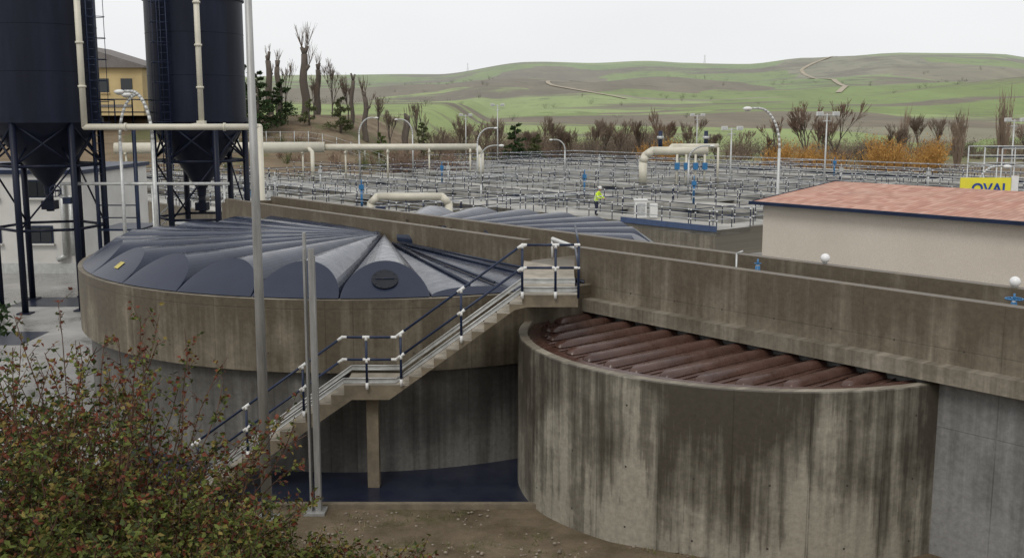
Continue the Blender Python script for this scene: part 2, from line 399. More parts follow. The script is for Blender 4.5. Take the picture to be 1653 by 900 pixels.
# ------------------------------------------------------------ stairs
Y0,Y1=20.4,21.45
x,z=.2,4.1; pts=[(1.3,4.1),(.2,4.1)]
def flight(x,z,n,rise,run):
    for i in range(n):
        z-=rise; pts.append((x,z)); x-=run; pts.append((x,z))
    return x,z
x,z=flight(.2,4.1,10,.183,.25)
pts[-1]=(-3.35,z); x=-3.35
x,z=flight(x,z,12,.189,.262)
pts.append((x,z-.1))
bot=[(-6.1,-.05),(-3.2,1.98),(-2.45,1.98),(.05,3.80),(.3,3.86),(1.3,3.86)]
mb=MB()
def underz(x):
    B=sorted(bot+[(-6.6,-.05)])
    for (a,b),(c,d) in zip(B,B[1:]):
        if a<=x<=c: return b+(d-b)*(x-a)/(c-a) if c>a else b
    return -.05
segs=[(pts[i],pts[i+1]) for i in range(len(pts)-2) if abs(pts[i][1]-pts[i+1][1])<1e-6]
for (a,b) in segs:
    xa,xb=a[0],b[0]; z=a[1]
    brk=sorted([xa,xb]+[q[0] for q in bot if xb<q[0]<xa])
    for p0,p1 in zip(brk,brk[1:]):
        vs=[(p0,Y0,underz(p0)),(p1,Y0,underz(p1)),(p1,Y0,z),(p0,Y0,z)]
        vs+= [(v[0],Y1,v[2]) for v in vs]
        mb.add(vs,[(0,1,2,3),(7,6,5,4),(0,4,5,1)],0); mb.add(vs,[(3,2,6,7)],1)
for i in range(len(pts)-1):
    if abs(pts[i][0]-pts[i+1][0])<1e-6:
        a,b=pts[i],pts[i+1]; mb.add([(a[0],Y0,a[1]),(a[0],Y1,a[1]),(b[0],Y1,b[1]),(b[0],Y0,b[1])],[(0,1,2,3)],0)
mb.add([(1.3,Y0,3.86),(1.3,Y1,3.86),(1.3,Y1,4.1),(1.3,Y0,4.1)],[(0,1,2,3)],0)
g0=WF(-1.78,0); g1=WF(-.02,0)
mb.prism([(1.3,Y0+.002),(1.3,Y1),(g1[0],g1[1]),(g0[0],g0[1]),(.2,Y1+.0),(.2,Y1-.01)],3.87,4.096,1)
mb.box((-2.85,20.9,.98),(.24,.24,2.02),0)
def plate(x0,z0,x1,z1,y=Y0-.03):
    h0,h1=.07,.16
    vs=[(x0,y,z0+h0),(x1,y,z1+h0),(x1,y,z1+h1),(x0,y,z0+h1)]; vs+=[(v[0],y+.02,v[2]) for v in vs]
    mb.add(vs,[(0,1,2,3),(4,7,6,5),(0,3,7,4),(1,5,6,2),(3,2,6,7),(0,4,5,1)],2)
    mb.tube((x0,y-.01,z0+h1),(x1,y-.01,z1+h1),.014,m=2,seg=6); mb.tube((x0,y-.01,z0+h0),(x1,y-.01,z1+h0),.014,m=2,seg=6)
for yy in(Y0-.03,Y1+.01):
    plate(1.3,4.1,.2,4.1,yy); plate(.2,4.1,-2.3,2.27,yy); plate(-2.3,2.27,-3.35,2.27,yy); plate(-3.35,2.27,-6.5,0,yy)
mb.obj('concrete_staircase',[m_stair,m_tread,m_galv])
mb=MB()
yy=Y0-.07
def zs(x):
    if x>.2: return 4.1
    if x>-2.3: return 4.1+(x-.2)*.732
    if x>-3.35: return 2.27
    return 2.27+(x+3.35)*.7206
for h in(.5,.95):
    kn=[(1.3,4.1),(.2,4.1),(-2.3,2.27),(-3.35,2.27),(-6.4,zs(-6.4))]
    for (a,b),(c,d) in zip(kn,kn[1:]): mb.tube((a,yy,b+h+.05),(c,yy,d+h+.05),.025,m=0)
    for a,b in kn:
        mb.sphere((a,yy,b+h+.05),.032,1)
        for (dx) in(-.09,.09):
            if -6.4<a+dx<1.3: mb.tube((a,yy,b+h+.05),(a+dx,yy,zs(a+dx)+h+.05),.029,m=1)
posts=[.85,.2,-1.0,-2.2,-2.88,-4.15,-5.3,-6.3]
for px in posts:
    z=zs(px); mb.tube((px,yy,z-.05),(px,yy,z+1.0),.025,m=0)
    for h in(.55,1.0):
        mb.tube((px-.07,yy,zs(px-.07)+h),(px+.07,yy,zs(px+.07)+h),.031,m=1); mb.tube((px,yy,z+h-.07),(px,yy,z+h),.031,m=1)
    mb.tube((px,yy,z-.06),(px,yy,z+.08),.031,m=1)
mb.tube((1.3,yy,5.1),(1.44,23.9,5.1),.025,m=0);mb.tube((1.3,yy,4.65),(1.44,23.9,4.65),.025,m=0)
mb.tube((1.3,yy,4.05),(1.3,yy,5.1),.025,m=0)
mb.obj('stair_handrail',[m_navy,m_white])
# ------------------------------------------------------------ foreground posts
k=NT('galvanised_post',.5,.3); p,x,y,z=k.pos()
k.color(k.mix(k.maprange(k.noise(k.scale(p,(6,6,.7)),1,6,.7),.35,.65),(.24,.24,.23),(.42,.42,.41))); m_post=k.m
mb=MB(); bx,by=-4.63,19.0
mb.tube((bx,by,0),(bx,by,11.5),.105,.055,seg=16); mb.box((bx,by,.05),(.4,.4,.06)); 
mb.path([(bx,by,11.4),(bx+.3,by,11.7),(bx+1.0,by,11.75)],.04); mb.box((bx+1.3,by,11.75),(.7,.25,.12))
mb.obj('lamp_pole',[m_post])
mb=MB(); bx,by=-3.79,19.4
mb.box((bx-.07,by,2.55),(.035,.2,5.2)); mb.box((bx+.06,by-.05,2.55),(.11,.035,5.2)); mb.box((bx+.09,by+.05,2.5),(.03,.14,5.0)); mb.box((bx,by,.04),(.4,.4,.05))
mb.box((bx-.06,by-.03,5.2),(.05,.1,.5))
mb.obj('steel_gate_post',[m_post])
# ------------------------------------------------------------ silos
k=NT('silo_navy',.45,0,.22); p,x,y,z=k.pos()
f=k.noise(k.scale(p,(1.2,1.2,.15)),1,5,.6); k.color(k.mix(k.maprange(f,.35,.7),(.004,.006,.015),(.012,.016,.035))); m_silo=k.m
def silo(cx,cy,r,zb,zt,zc,legang):
    mb=MB(); prof=[(.18,zc-.3),(.2,zc),(r,zb),(r+.06,zb),(r+.06,zb+.18),(r,zb+.18)]
    z=zb+.18
    while z<zt-.9: z+=1.74; prof+=[(r,z),(r+.012,z+.01),(r+.012,z+.03),(r,z+.04)]
    prof+=[(r,zt),(r+.08,zt),(r+.08,zt+.08),(.9,zt+.55),(.001,zt+.6)]
    mb.lathe((cx,cy),prof,56,0)
    rl=r*.96; L=[]
    for i in range(6):
        a=legang+i*math.pi/3; L.append((cx+rl*math.cos(a),cy+rl*math.sin(a)))
    for i,(x,y) in enumerate(L):
        mb.tube((x,y,0),(x,y,zb+.1),.13,seg=8); mb.box((x,y,.03),(.5,.5,.05))
        q=L[(i+1)%6]
        mb.tube((x,y,zb-1.6),(q[0],q[1],zb),.05,seg=6); mb.tube((x,y,zb),(q[0],q[1],zb-1.6),.05,seg=6)
        mb.tube((x,y,zb-1.65),(q[0],q[1],zb-1.65),.07,seg=6)
        mb.tube((x,y,zb-4.1),(q[0],q[1],zb-4.1),.06,seg=6)
        if i%2==0: mb.tube((x,y,zb-4.1),(q[0],q[1],zb-1.65),.04,seg=6)
        mb.tube((x,y,zb-1.6),(cx+.6*(x-cx),cy+.6*(y-cy),zb-.9),.045,seg=6)
    for k_ in range(20):
        a=2*math.pi*k_/20; b=2*math.pi*(k_+1)/20
        p=(cx+r*math.cos(a),cy+r*math.sin(a)); q=(cx+r*math.cos(b),cy+r*math.sin(b))
        mb.tube((*p,zt),(*p,zt+1.1),.025,seg=5,m=1)
        for h in(.55,1.1): mb.tube((*p,zt+h),(*q,zt+h),.025,seg=5,m=1)
    a=-1.9 if cx>-16 else -.25
    lx,ly=cx+(r+.2)*math.cos(a),cy+(r+.2)*math.sin(a); t=Vector((-math.sin(a),math.cos(a)))
    for sgn in(-.22,.22): mb.tube((lx+t.x*sgn,ly+t.y*sgn,zb-2),(lx+t.x*sgn,ly+t.y*sgn,zt+1),.022,seg=5,m=1)
    z=zb-2
    while z<zt+.9: mb.tube((lx-t.x*.22,ly-t.y*.22,z),(lx+t.x*.22,ly+t.y*.22,z),.014,seg=4,m=1); z+=.3
    z=zb
    ox,oy=math.cos(a),math.sin(a)
    while z<zt+1:
        pr=None
        for j in range(9):
            b=math.pi*j/8; pp=(lx+t.x*.36*math.cos(b)+ox*.6*math.sin(b),ly+t.y*.36*math.cos(b)+oy*.6*math.sin(b),z)
            if pr: mb.tube(pr,pp,.014,seg=4,m=1)
            pr=pp
        z+=.8
    for j in(2,4,6):
        b=math.pi*j/8; pp=(lx+t.x*.36*math.cos(b)+ox*.6*math.sin(b),ly+t.y*.36*math.cos(b)+oy*.6*math.sin(b))
        mb.tube((*pp,zb),(*pp,zt+1),.012,seg=4,m=1)
    mb.tube((cx,cy,zc-1.0),(cx,cy,zc),.16,m=0); mb.box((cx,cy,zc-.75),(.5,.5,.35),0)
    return mb.obj('storage_silo',[m_silo,m_navy])
silo(-18.45,42,2.12,7.3,13.6,4.8,.35)
silo(-13.55,46,2.02,7.3,12.35,4.4,.1)
mb=MB()
mb.box((-15.9,43.6,7.15),(1.6,2.4,.08),0); 
for a,b in(((-16.7,42.4),(-15.1,42.4)),((-15.1,42.4),(-15.1,44.8)),((-16.7,42.4),(-16.7,44.8))):
    for h in(.5,1.0): mb.tube((*a,7.2+h),(*b,7.2+h),.025,seg=5)
    mb.tube((*a,7.1),(*a,8.2),.03,seg=5); mb.tube((*b,7.1),(*b,8.2),.03,seg=5)
for a in((-16.7,42.4),(-15.1,42.4),(-15.1,44.8)): mb.tube((*a,0),(*a,7.1),.08,seg=6)
mb.box((-15.9,43.6,3.0),(1.7,2.5,.08),0)
for h in(3.5,4.0): mb.tube((-16.7,42.35,h),(-15.1,42.35,h),.025,seg=5)
for i in range(12): mb.box((-17.6+i*.22,47,.25+i*.22),(.26,1.0,.04),1)
mb.tube((-17.7,46.5,.1),(-15,46.5,2.8),.06,m=1);mb.tube((-17.7,46.5,1.1),(-15,46.5,3.8),.03,m=1);mb.tube((-17.7,46.5,.65),(-15,46.5,3.3),.03,m=1)
mb.box((-14.2,46.9,2.8),(1.8,1.6,.08),1)
for i in range(5): mb.tube((-17.3+i*.55,46.5,.5+i*.55),(-17.3+i*.55,46.5,1.5+i*.55),.025,m=1)
mb.obj('silo_access_platform',[m_navy,m_galv])
mb=MB()
mb.path([(-16.0,39.8,13),(-16.0,39.8,7.15),(-9.45,39.8,7.15),(-9.45,39.8,0)],.115,seg=12)
mb.tube((-12.05,41.3,13),(-12.05,41.3,7.2),.11,seg=12); mb.sphere((-12.05,41.3,7.2),.12); mb.tube((-12.05,41.3,7.2),(-12.05,39.8,7.15),.11)
mb.box((-12.05,41.3,7.3),(.3,.3,.14))
for z in(8.6,10.2,11.8): mb.tube((-16,39.8,z),(-16,39.8,z+.08),.15,seg=12); mb.tube((-12.05,41.3,z),(-12.05,41.3,z+.08),.15,seg=12)
for x in(-14.5,-10.8): mb.tube((x,39.8,7.15),(x+.08,39.8,7.15),.15,seg=12)
mb.obj('sludge_pipe',[m_cream])
mb=MB()
mb.path([(-17.6,41,4.95),(-11,41,4.95)],.06); mb.path([(-17.6,41,4.95),(-17.6,41,4.5),(-17.3,41,4.3)],.08)
for x in(-17,-14,-11.2): mb.tube((x,41,0),(x,41,4.9),.05)
def wheel(mb,c,r,m,ax=0):
    pr=None
    for j in range(17):
        b=2*math.pi*j/16
        p=(c[0]+r*math.cos(b),c[1]+(0 if ax==0 else r*math.sin(b)),c[2]+(r*math.sin(b) if ax==0 else 0))
        if pr: mb.tube(pr,p,r*.1,seg=6,m=m)
        pr=p
        if j%4==0: mb.tube(c,p,r*.07,seg=5,m=m)
mb.tube((-17.6,41,4.7),(-17.6,40.6,4.7),.04,m=1); wheel(mb,(-17.6,40.6,4.7),.22,1); mb.box((-17.3,41,4.3),(.3,.3,.25),1)
mb.obj('silo_discharge_pipe',[m_galv,m_navy])
# ------------------------------------------------------------ white building behind silos
m_render=plain('white_render',(.60,.59,.56),.85,0,.12,.6,.1)
k=NT('dark_glass',.08); k.b.inputs['Base Color'].default_value=(.02,.025,.03,1); m_glass=k.m
mb=MB()
mb.box((-26.2,55,2.4),(11.2,9,4.8),0); mb.box((-26.2,55,4.9),(11.5,9.3,.2),2)
for wx,wz in((-22.7,1.9),(-25.2,1.9),(-22.7,4.1),(-25.2,4.1)):
    mb.box((wx,50.48,wz),(1.15,.1,.85),2); mb.box((wx-.27,50.44,wz),(.5,.1,.72),1); mb.box((wx+.27,50.44,wz),(.5,.1,.72),1)
    mb.box((wx,50.42,wz-.47),(1.3,.25,.08),0)
mb.path([(-21.5,50.3,4.4),(-21.5,50.3,.9),(-21.9,50.3,.7)],.13,m=3); mb.path([(-21.1,50.3,3.8),(-21.1,50.3,.9)],.13,m=3)
mb.box((-26.2,50.46,.25),(11.2,.06,.5),3)
mb.obj('white_plant_building',[m_render,m_glass,m_navy,m_galv])
# ------------------------------------------------------------ building with tile roof
k=NT('clay_tiles',.75); p,x,y,z=k.pos()
u=k.math('ADD',k.math('MULTIPLY',x,UD.x),k.math('MULTIPLY',y,UD.y)); m_=k.math('ADD',k.math('MULTIPLY',x,MD.x),k.math('MULTIPLY',y,MD.y))
su=k.math('ABSOLUTE',k.math('SINE',k.math('MULTIPLY',u,math.pi/.22))); sm_=k.math('FRACT',k.math('DIVIDE',m_,.36))
cell=k.n('ShaderNodeTexWhiteNoise'); cell.noise_dimensions='2D'
k.set(cell.inputs['Vector'],k.comb(k.math('FLOOR',k.math('DIVIDE',u,.22)),k.math('FLOOR',k.math('DIVIDE',m_,.36))))
c=k.ramp(cell.outputs[0],[(0,(.40,.19,.135)),(.5,(.50,.26,.19)),(1,(.57,.34,.26))])
c=k.mix(k.maprange(su,0,.4,.6,0),c,(.20,.09,.065)); c=k.mix(k.maprange(sm_,0,.14,.6,0),c,(.2,.09,.07)); c=k.mix(k.maprange(k.noise(p,.8,5),.45,.7,0,.4),c,(.38,.27,.21))
k.color(c); k.bump(su,.5,.05); m_tile=k.m
k=NT('beige_aggregate_render',.9); p,x,y,z=k.pos()
c=k.mix(k.maprange(k.noise(p,35,5,.9),.35,.65),(.50,.45,.38),(.78,.71,.62)); c=k.mix(k.maprange(k.noise(p,.5,5),.35,.7,0,.35),c,(.48,.42,.35)); k.color(c); k.bump(k.noise(p,60,3),.4,.01); m_agg=k.m
BC=Vector((9.1,38.0))
def BF(s,m): p=BC+UD*s+MD*m; return (p.x,p.y)
mb=MB()
mb.prism([BF(0,0),BF(24,0),BF(24,10),BF(0,10)],0,4.4,0)
def q3(l): return [(*BF(a,b),c) for a,b,c in l]
e,rz=4.50,5.02
mb.add(q3([(-.3,-.35,e),(24.3,-.35,e),(24.3,5,rz),(-.3,5,rz)]),[(0,1,2,3)],1)
mb.add(q3([(-.3,10.35,e),(24.3,10.35,e),(24.3,5,rz),(-.3,5,rz)]),[(3,2,1,0)],1)
mb.add(q3([(0,0,4.4),(0,10,4.4),(0,5,rz-.06)]),[(0,1,2)],0); mb.add(q3([(24,0,4.4),(24,10,4.4),(24,5,rz-.06)]),[(0,1,2)],0)
mb.prism([BF(-.36,-.42),BF(24.36,-.42),BF(24.36,-.352),BF(-.36,-.352)],4.41,4.53,2)
mb.add(q3([(-.302,-.35,4.40),(-.302,5,rz-.1),(-.302,10.35,4.40),(-.302,10.35,e+.03),(-.302,5,rz+.03),(-.302,-.35,e+.03)]),[(0,1,4,5),(1,2,3,4)],2)
mb.add(q3([(-.3,-.35,4.42),(24.3,-.35,4.42),(24.3,0,4.4),(-.3,0,4.4)]),[(3,2,1,0)],2)
mb.obj('tiled_roof_building',[m_agg,m_tile,m_navy])
# yellow sign
mb=MB(); sx,sy=20.2,45
k=plain('yellow_sign',(.75,.68,.05),.5,0,.05)
mb.box((sx,sy,4.45),(2.15,.06,1.0),0); mb.box((sx+1.25,sy,4.48),(.3,.06,1.1),2)
for x in(-.9,.9): mb.tube((sx+x,sy+.08,0),(sx+x,sy+.08,4.85),.05,m=1)
so=mb.obj('yellow_sign',[k,m_galv,m_white])
cu=bpy.data.curves.new('lettering','FONT'); cu.body='OVAL'; cu.size=.62; cu.extrude=.01; cu.align_x='CENTER'; cu.offset=.012
t=bpy.data.objects.new('lettering',cu); t.location=(sx+.2,sy-.045,4.28); t.rotation_euler=(math.radians(90),0,0); cu.materials.append(plain('sign_blue',(.01,.05,.3),.5)); scene.collection.objects.link(t); t.parent=so
mb=MB()
for j in range(3):
    for i in range(5): mb.tube((25+i*1.6,54+j*2,0),(25+i*1.6,54+j*2,5.9),.035,seg=6)
    for h in(5.0,5.4,5.9): mb.tube((25,54+j*2,h),(31.4,54+j*2,h),.03,seg=6,m=j%2)
for i in range(5): mb.tube((25+i*1.6,54,5.0),(25+i*1.6,58,5.0),.035,seg=6)
mb.obj('steel_frame_walkway',[m_galv,m_navy])
# ------------------------------------------------------------ globe lamps and valves on the channel
m_globe=plain('opal_globe',(.8,.8,.8),.25,0,.03)
def globe(s,m,z=4.6):
    mb=MB(); x,y=WF(s,m); mb.tube((x,y,z),(x,y,z+.1),.02,m=1); mb.tube((x,y,z+.05),(x,y,z+.08),.05,m=1); mb.sphere((x,y,z+.15),.095,0,20,12); mb.obj('globe_lamp',[m_globe,m_galv])
globe(5.31,1.97,4.57); globe(9.15,1.97,4.55)
def valve(s,m,z,r,mat):
    mb=MB(); x,y=WF(s,m); mb.tube((x,y,3.4),(x,y,z),.035,m=1); mb.tube((x,y,z-.25),(x,y,z-.02),.07,.05,m=0); mb.tube((x,y,z-.02),(x,y,z+.12),.02,m=0); wheel(mb,(x,y,z+.03),r,0,1); mb.box((x,y,z-.32),(.2,.2,.12),0); mb.obj('valve_handwheel',[mat,m_galv])
valve(9.5,1.2,4.5,.14,m_valve); valve(4.15,1.3,4.52,.07,m_valve)
mb=MB(); x,y=WF(3.6,1.3); mb.tube((x,y,3.4),(x,y,4.70),.02); mb.tube((x,y,4.70),(x+.12,y-.05,4.76),.02); mb.obj('small_post',[m_galv])
# ------------------------------------------------------------ aeration basins
CC=Vector((10.9,56.0))
def Q(a,b,z=None):
    p=CC-UD*a+MD*b
    return (p.x,p.y) if z is None else (p.x,p.y,z)
ZT=1.5
mb=MB()
def strip_(a0,a1,b0,b1,z0=ZT-.3,z1=ZT,m=1): mb.prism([Q(a0,b0),Q(a1,b0),Q(a1,b1),Q(a0,b1)],z0,z1,m)
strip_(0,76,0,.4,0,ZT-.002,0); strip_(0,.4,.4,62,0,ZT-.002,0); strip_(14,14.4,-16,0,0,ZT-.002,0); strip_(14.4,76,-16,-15.6,0,ZT-.002,0); strip_(76,76.4,-16,62,0,ZT-.002,0); strip_(.4,76,61.6,62,0,ZT-.002,0)
mb.add([Q(.4,.4,.8),Q(76,.4,.8),Q(76,61.6,.8),Q(.4,61.6,.8)],[(0,1,2,3)],2)
mb.add([Q(14.4,-15.6,.8),Q(76,-15.6,.8),Q(76,0,.8),Q(14.4,0,.8)],[(0,1,2,3)],2)
rails=[]
bl=[(-15.6,1.5,14.4),(-7.5,1.4,14.4),(0,3.0,0),(12,2.4,0),(24,1.8,0),(36,2.4,0),(48,2.0,0),(60,1.6,0)]
for b,w,a0 in bl:
    strip_(a0,76,b,b+w,ZT-.3,ZT+.002); rails+=[(a0,b+.05,76,b+.05,0),(a0,b+w-.05,76,b+w-.05,1)]
al=[(0.4,1.4),(14.4,1.4),(34,1.6),(56,1.6),(74.5,1.4)]
for a,w in al:
    b0=-15.6 if a>14 else 0
    strip_(a,a+w,b0,61.6,ZT-.31,ZT-.004); rails+=[(a+.05,b0,a+.05,61,0),(a+w-.05,b0,a+w-.05,61,1)]
for b in(4.8,8.4,16,20,27.5,31.5,40,44,52,56,-12.4,-4.2):
    a0=15.9 if b<0 else 1.8
    strip_(a0,74.5,b,b+.35,.6,ZT-.25,1)
k=NT('basin_water',.06); p,x,y,z=k.pos(); k.color(k.mix(k.noise(p,.4,4),(.03,.034,.03),(.08,.085,.075))); k.bump(k.noise(p,3,4),.25,.03)
mb.obj('aeration_basins',[m_basin,m_deck,k.m])
mb=MB()
m_rail=plain('rail_steel',(.38,.40,.42),.5,.2,.2)
def railrun(mb,p0,p1,h=1.0,sp=1.9,r=.024,z=ZT,mp=1,mr=0,joints=True):
    p0=Vector(p0);p1=Vector(p1); L=(p1-p0).length; n=max(1,int(L/sp)); 
    for hh in(h*.5,h): mb.tube((p0.x,p0.y,z+hh),(p1.x,p1.y,z+hh),r,seg=4,m=mr,cap=False)
    for i in range(n+1):
        q=p0.lerp(p1,i/n); mb.tube((q.x,q.y,z),(q.x,q.y,z+h),r*1.15,seg=4,m=mp,cap=False)
        if joints:
            for hh in(h*.5,h): mb.box((q.x,q.y,z+hh),(.09,.09,.07),2)
for i,(a,b,c,d,f) in enumerate(rails):
    railrun(mb,Q(a,b),Q(c,d),mr=(0,1)[f if i%3 else 0],mp=1,joints=True)
mb.obj('basin_railings',[m_rail,m_navy,m_white])
mb=MB()
mb.prism([Q(-.06,-.06),Q(7,-.06),Q(7,-.003),Q(-.06,-.003)],ZT-.1,ZT+.22,0)
mb.obj('blue_kick_panel',[plain('blue_panel',(.05,.08,.16),.4,0,.2)])
mb=MB()
P=[(-36,96,4.6),(-17.5,99,4.6)]; mb.tube(*P,.5,seg=14); mb.tube((-17.5,99,4.6),(-3.4,102,4.55),.3,seg=12); mb.path([(-3.4,102,4.55),(-3.0,102,3.9),(-3.0,102,1.5)],.3,seg=12)
for i in range(9):
    t=i/8; x=-35+t*31; y=96.3+t*5.4; mb.tube((x,y-.3,1.3),(x,y-.3,4.4),.09,seg=6,m=0); mb.box((x,y,4.15),(.2,1.2,.15),0)
mb.path([(-19,98.6,4.6),(-18.4,97.6,4.2),(-18.4,97.6,1.5)],.18,seg=10)
mb.obj('air_main_pipe',[m_cream])
mb=MB()
mb.path([(-6.05,45,1.2),(-6.05,45,3.85),(-5.75,45,4.15),(-3.0,45,4.15),(-2.7,45,3.85),(-2.7,45,1.2)],.16,seg=14); mb.tube((-2.7,45,3.3),(-2.7,45,3.4),.24)
mb.tube((-5.6,44.8,1.2),(-5.6,44.8,3.6),.14,m=1); mb.box((-5.6,44.8,3.6),(.4,.4,.3),1)
mb.obj('arched_pipe',[m_cream,m_navy])
mb=MB()
y=92
mb.path([(11.4,y,1.5),(11.4,y,3.5),(11.6,y,4.1),(12.2,y,4.5),(17.0,y,4.5)],.36,seg=14); mb.path([(13.5,y+.4,4.4),(14.0,y+.4,4.9),(18.0,y+.4,4.9)],.22,seg=10)
for x in(14.3,15.1,15.9,16.7):
    mb.tube((x,y-.3,1.5),(x,y-.3,4.2),.1,m=0); mb.box((x,y-.4,3.2),(.4,.4,.6),1)
mb.tube((17.9,y,1.5),(17.9,y,4.8),.1)
for x in(13.0,17.0): mb.tube((x,y+1,4.5),(x,y+1,6.2),.18,m=2); mb.tube((x,y+1,5.5),(x,y+1,5.75),.3,m=3)
mb.obj('blower_header_pipe',[m_cream,m_valve,m_navy,m_galv])
for i in range(16):
    a=U(4,70); b=random.choice([0.6,12.6,12.6,24.6,36.6,48.6]); 
    if i<4: a=U(20,60); b=random.choice([-7.2,-15])
    mb=MB(); x,y=Q(a,b); 
    mb.tube((x,y,ZT),(x,y,ZT+1.3),.08,m=0); mb.box((x,y,ZT+1.4),(.3,.3,.3),0); mb.tube((x,y,ZT+1.5),(x,y,ZT+1.9),.04,m=0); wheel(mb,(x,y,ZT+1.2),.18,0)
    mb.obj('valve_actuator',[m_valve if i%2 else m_galv])
mb=MB(); mb.box((7.6,62.2,2.1),(.7,.45,1.0),0); mb.box((7.6,62.2,2.64),(.8,.55,.07),0); mb.box((8.4,62.4,2.0),(.45,.4,.8),0); mb.box((7.6,61.96,2.1),(.5,.03,.7),1); mb.obj('control_cabinet',[m_white,m_galv])
for a,b in((22,3),(44,14.5)):
    mb=MB()
    for d in(0,1.0):
        p=Q(a+d,b);q=Q(a+d,b+9); mb.tube((*p,ZT+.1),(*q,ZT+.1),.1,seg=6); 
        railrun(mb,p,q,1.0,1.4,.024,ZT+.1,0,0,False)
    mb.obj('scraper_bridge',[m_galv])
# ------------------------------------------------------------ lamps
def curved_lamp(x,y,h,reach,z0=0,r=.07,side=-1):
    mb=MB(); mb.tube((x,y,z0),(x,y,z0+1.2),r*1.4,seg=10); mb.tube((x,y,z0+1.2),(x,y,z0+h*.78),r*1.1,r*.9,seg=10)
    pr=(x,y,z0+h*.78)
    for i in range(1,13):
        t=i/12*math.pi*.5; p=(x+side*reach*(1-math.cos(t)),y,z0+h*.78+h*.21*math.sin(t)); mb.tube(pr,p,r*.8,seg=8); pr=p
    tip=(pr[0]+side*.25,y,pr[2]); mb.tube(pr,tip,r*.7)
    mb.sphere((tip[0]+side*.2,y,tip[2]-.02),.2*max(1,r/.08),1,12,8,.45); mb.sphere((tip[0]+side*.2,y,tip[2]-.06),.15*max(1,r/.08),0,12,8,.5)
    mb.obj('street_lamp',[m_galv,m_white])
curved_lamp(11.35,45,7.95,.95,0,.065)
curved_lamp(-13.55,40,8.55,.7,0,.08)
curved_lamp(-15.0,40.6,8.45,-.8,0,.07)
curved_lamp(21.6,49,5.3,.9,0,.07,1)
curved_lamp(-14.4,100,7.4,1.2,0,.08,1);curved_lamp(-10.3,110,7.2,1.2,0,.08,-1);curved_lamp(-3.1,95,6.5,1.2,0,.08,1)
curved_lamp(5.5,110,5.1,1.0,0,.08,-1);curved_lamp(14.2,85,5.2,1.4,0,.08,1);curved_lamp(-2.2,75,4.0,1.0,1.5,.05,1)
def flood(x,y,h,r=.08):
    mb=MB(); mb.tube((x,y,0),(x,y,h),r*1.2,r*.7,seg=8); mb.tube((x-.8,y,h-.15),(x+.8,y,h-.15),.05,seg=6)
    for d in(-.65,.65): mb.box((x+d,y-.2,h-.02),(.5,.3,.32),1,0,0); mb.box((x+d,y-.36,h-.02),(.42,.04,.25),0)
    mb.tube((x-.35,y,h*.92),(x+.35,y,h*.92),.04,seg=5)
    mb.obj('floodlight_mast',[m_galv,m_white])
flood(-1.9,140,8.9); flood(-6.3,145,7.6); flood(23.5,135,7.6); flood(18.6,90,6.5); flood(25.3,85.5,7.7,.08); flood(42.5,90,7.2,.08)
# ------------------------------------------------------------ yellow house on the hill
mb=MB(); m_yel=plain('yellow_render',(.50,.39,.20),.9,0,.15,.3); m_rf=plain('grey_roof',(.17,.155,.145),.9,0,.2,1)
mb.box((-50,128,10.2),(15,10,5.4),0); mb.prismY([(-58.2,12.9),(-42,12.9),(-42,13.15),(-50,15.6),(-58.2,13.15)],122.4,134,1)
for x in(-47,-44.3): mb.box((x,122.96,10.9),(1.3,.1,1.6),2); mb.box((x,122.9,10.05),(1.5,.2,.12),0)
mb.box((-45.8,122.95,8.6),(4,.1,.3),1); 
mb.obj('yellow_house',[m_yel,m_rf,m_glass])
# ------------------------------------------------------------ trees
k=NT('bark_grey',.95); p,x,y,z=k.pos(); k.color(k.mix(k.noise(k.scale(p,(3,3,.35)),1,5,.7),(.06,.05,.042),(.17,.14,.115))); m_bark=k.m
m_twig=plain('twig_brown',(.16,.12,.09),.95,0,.3,.5); m_twigr=plain('twig_red',(.21,.145,.105),.95,0,.3,.5)
m_orange=plain('orange_leaves',(.40,.22,.06),.9,0,.4,.8)
m_green=plain('conifer_needles',(.035,.06,.022),.9,0,.5,1.2,spec=.2); m_olive=plain('olive_leaves',(.085,.10,.035),.9,0,.5,1.2)
def grow(mb,p,d,L,r,depth,spread,up,seg,m=0,mt=1,nb=(2,4),rmin=.02):
    q=p+d*L; mid=p+d*L*.5+Vector((U(-1,1),U(-1,1),0))*L*.04
    mb.tube(p,mid,r,r*.85,seg=seg,m=m if depth>1 else mt,cap=False); mb.tube(mid,q,r*.85,r*.65,seg=seg,m=m if depth>1 else mt,cap=False)
    if depth<=0: return
    for i in range(random.randint(*nb)):
        nd=(d+Vector((U(-1,1),U(-1,1),U(-.5,.8)))*spread+Vector((0,0,up))).normalized()
        st=mid.lerp(q,U(0,1)) if i else q
        grow(mb,st,nd,L*U(.6,.88),max(rmin,r*.56),depth-1,spread,up,3,m,mt,nb,rmin)
def bare_tree(x,y,h,name='bare_tree',depth=5,spread=.6,up=.15,m=(None,None),r=.2,trunk=.28,nb=(2,4),rmin=.02):
    mb=MB(); z=H(x,y)-.2; grow(mb,Vector((x,y,z)),Vector((U(-.05,.05),0,1)).normalized(),h*trunk,r,depth,spread,up,6,nb=nb,rmin=rmin)
    return mb.obj(name,[m[0] or m_bark,m[1] or m_twig])
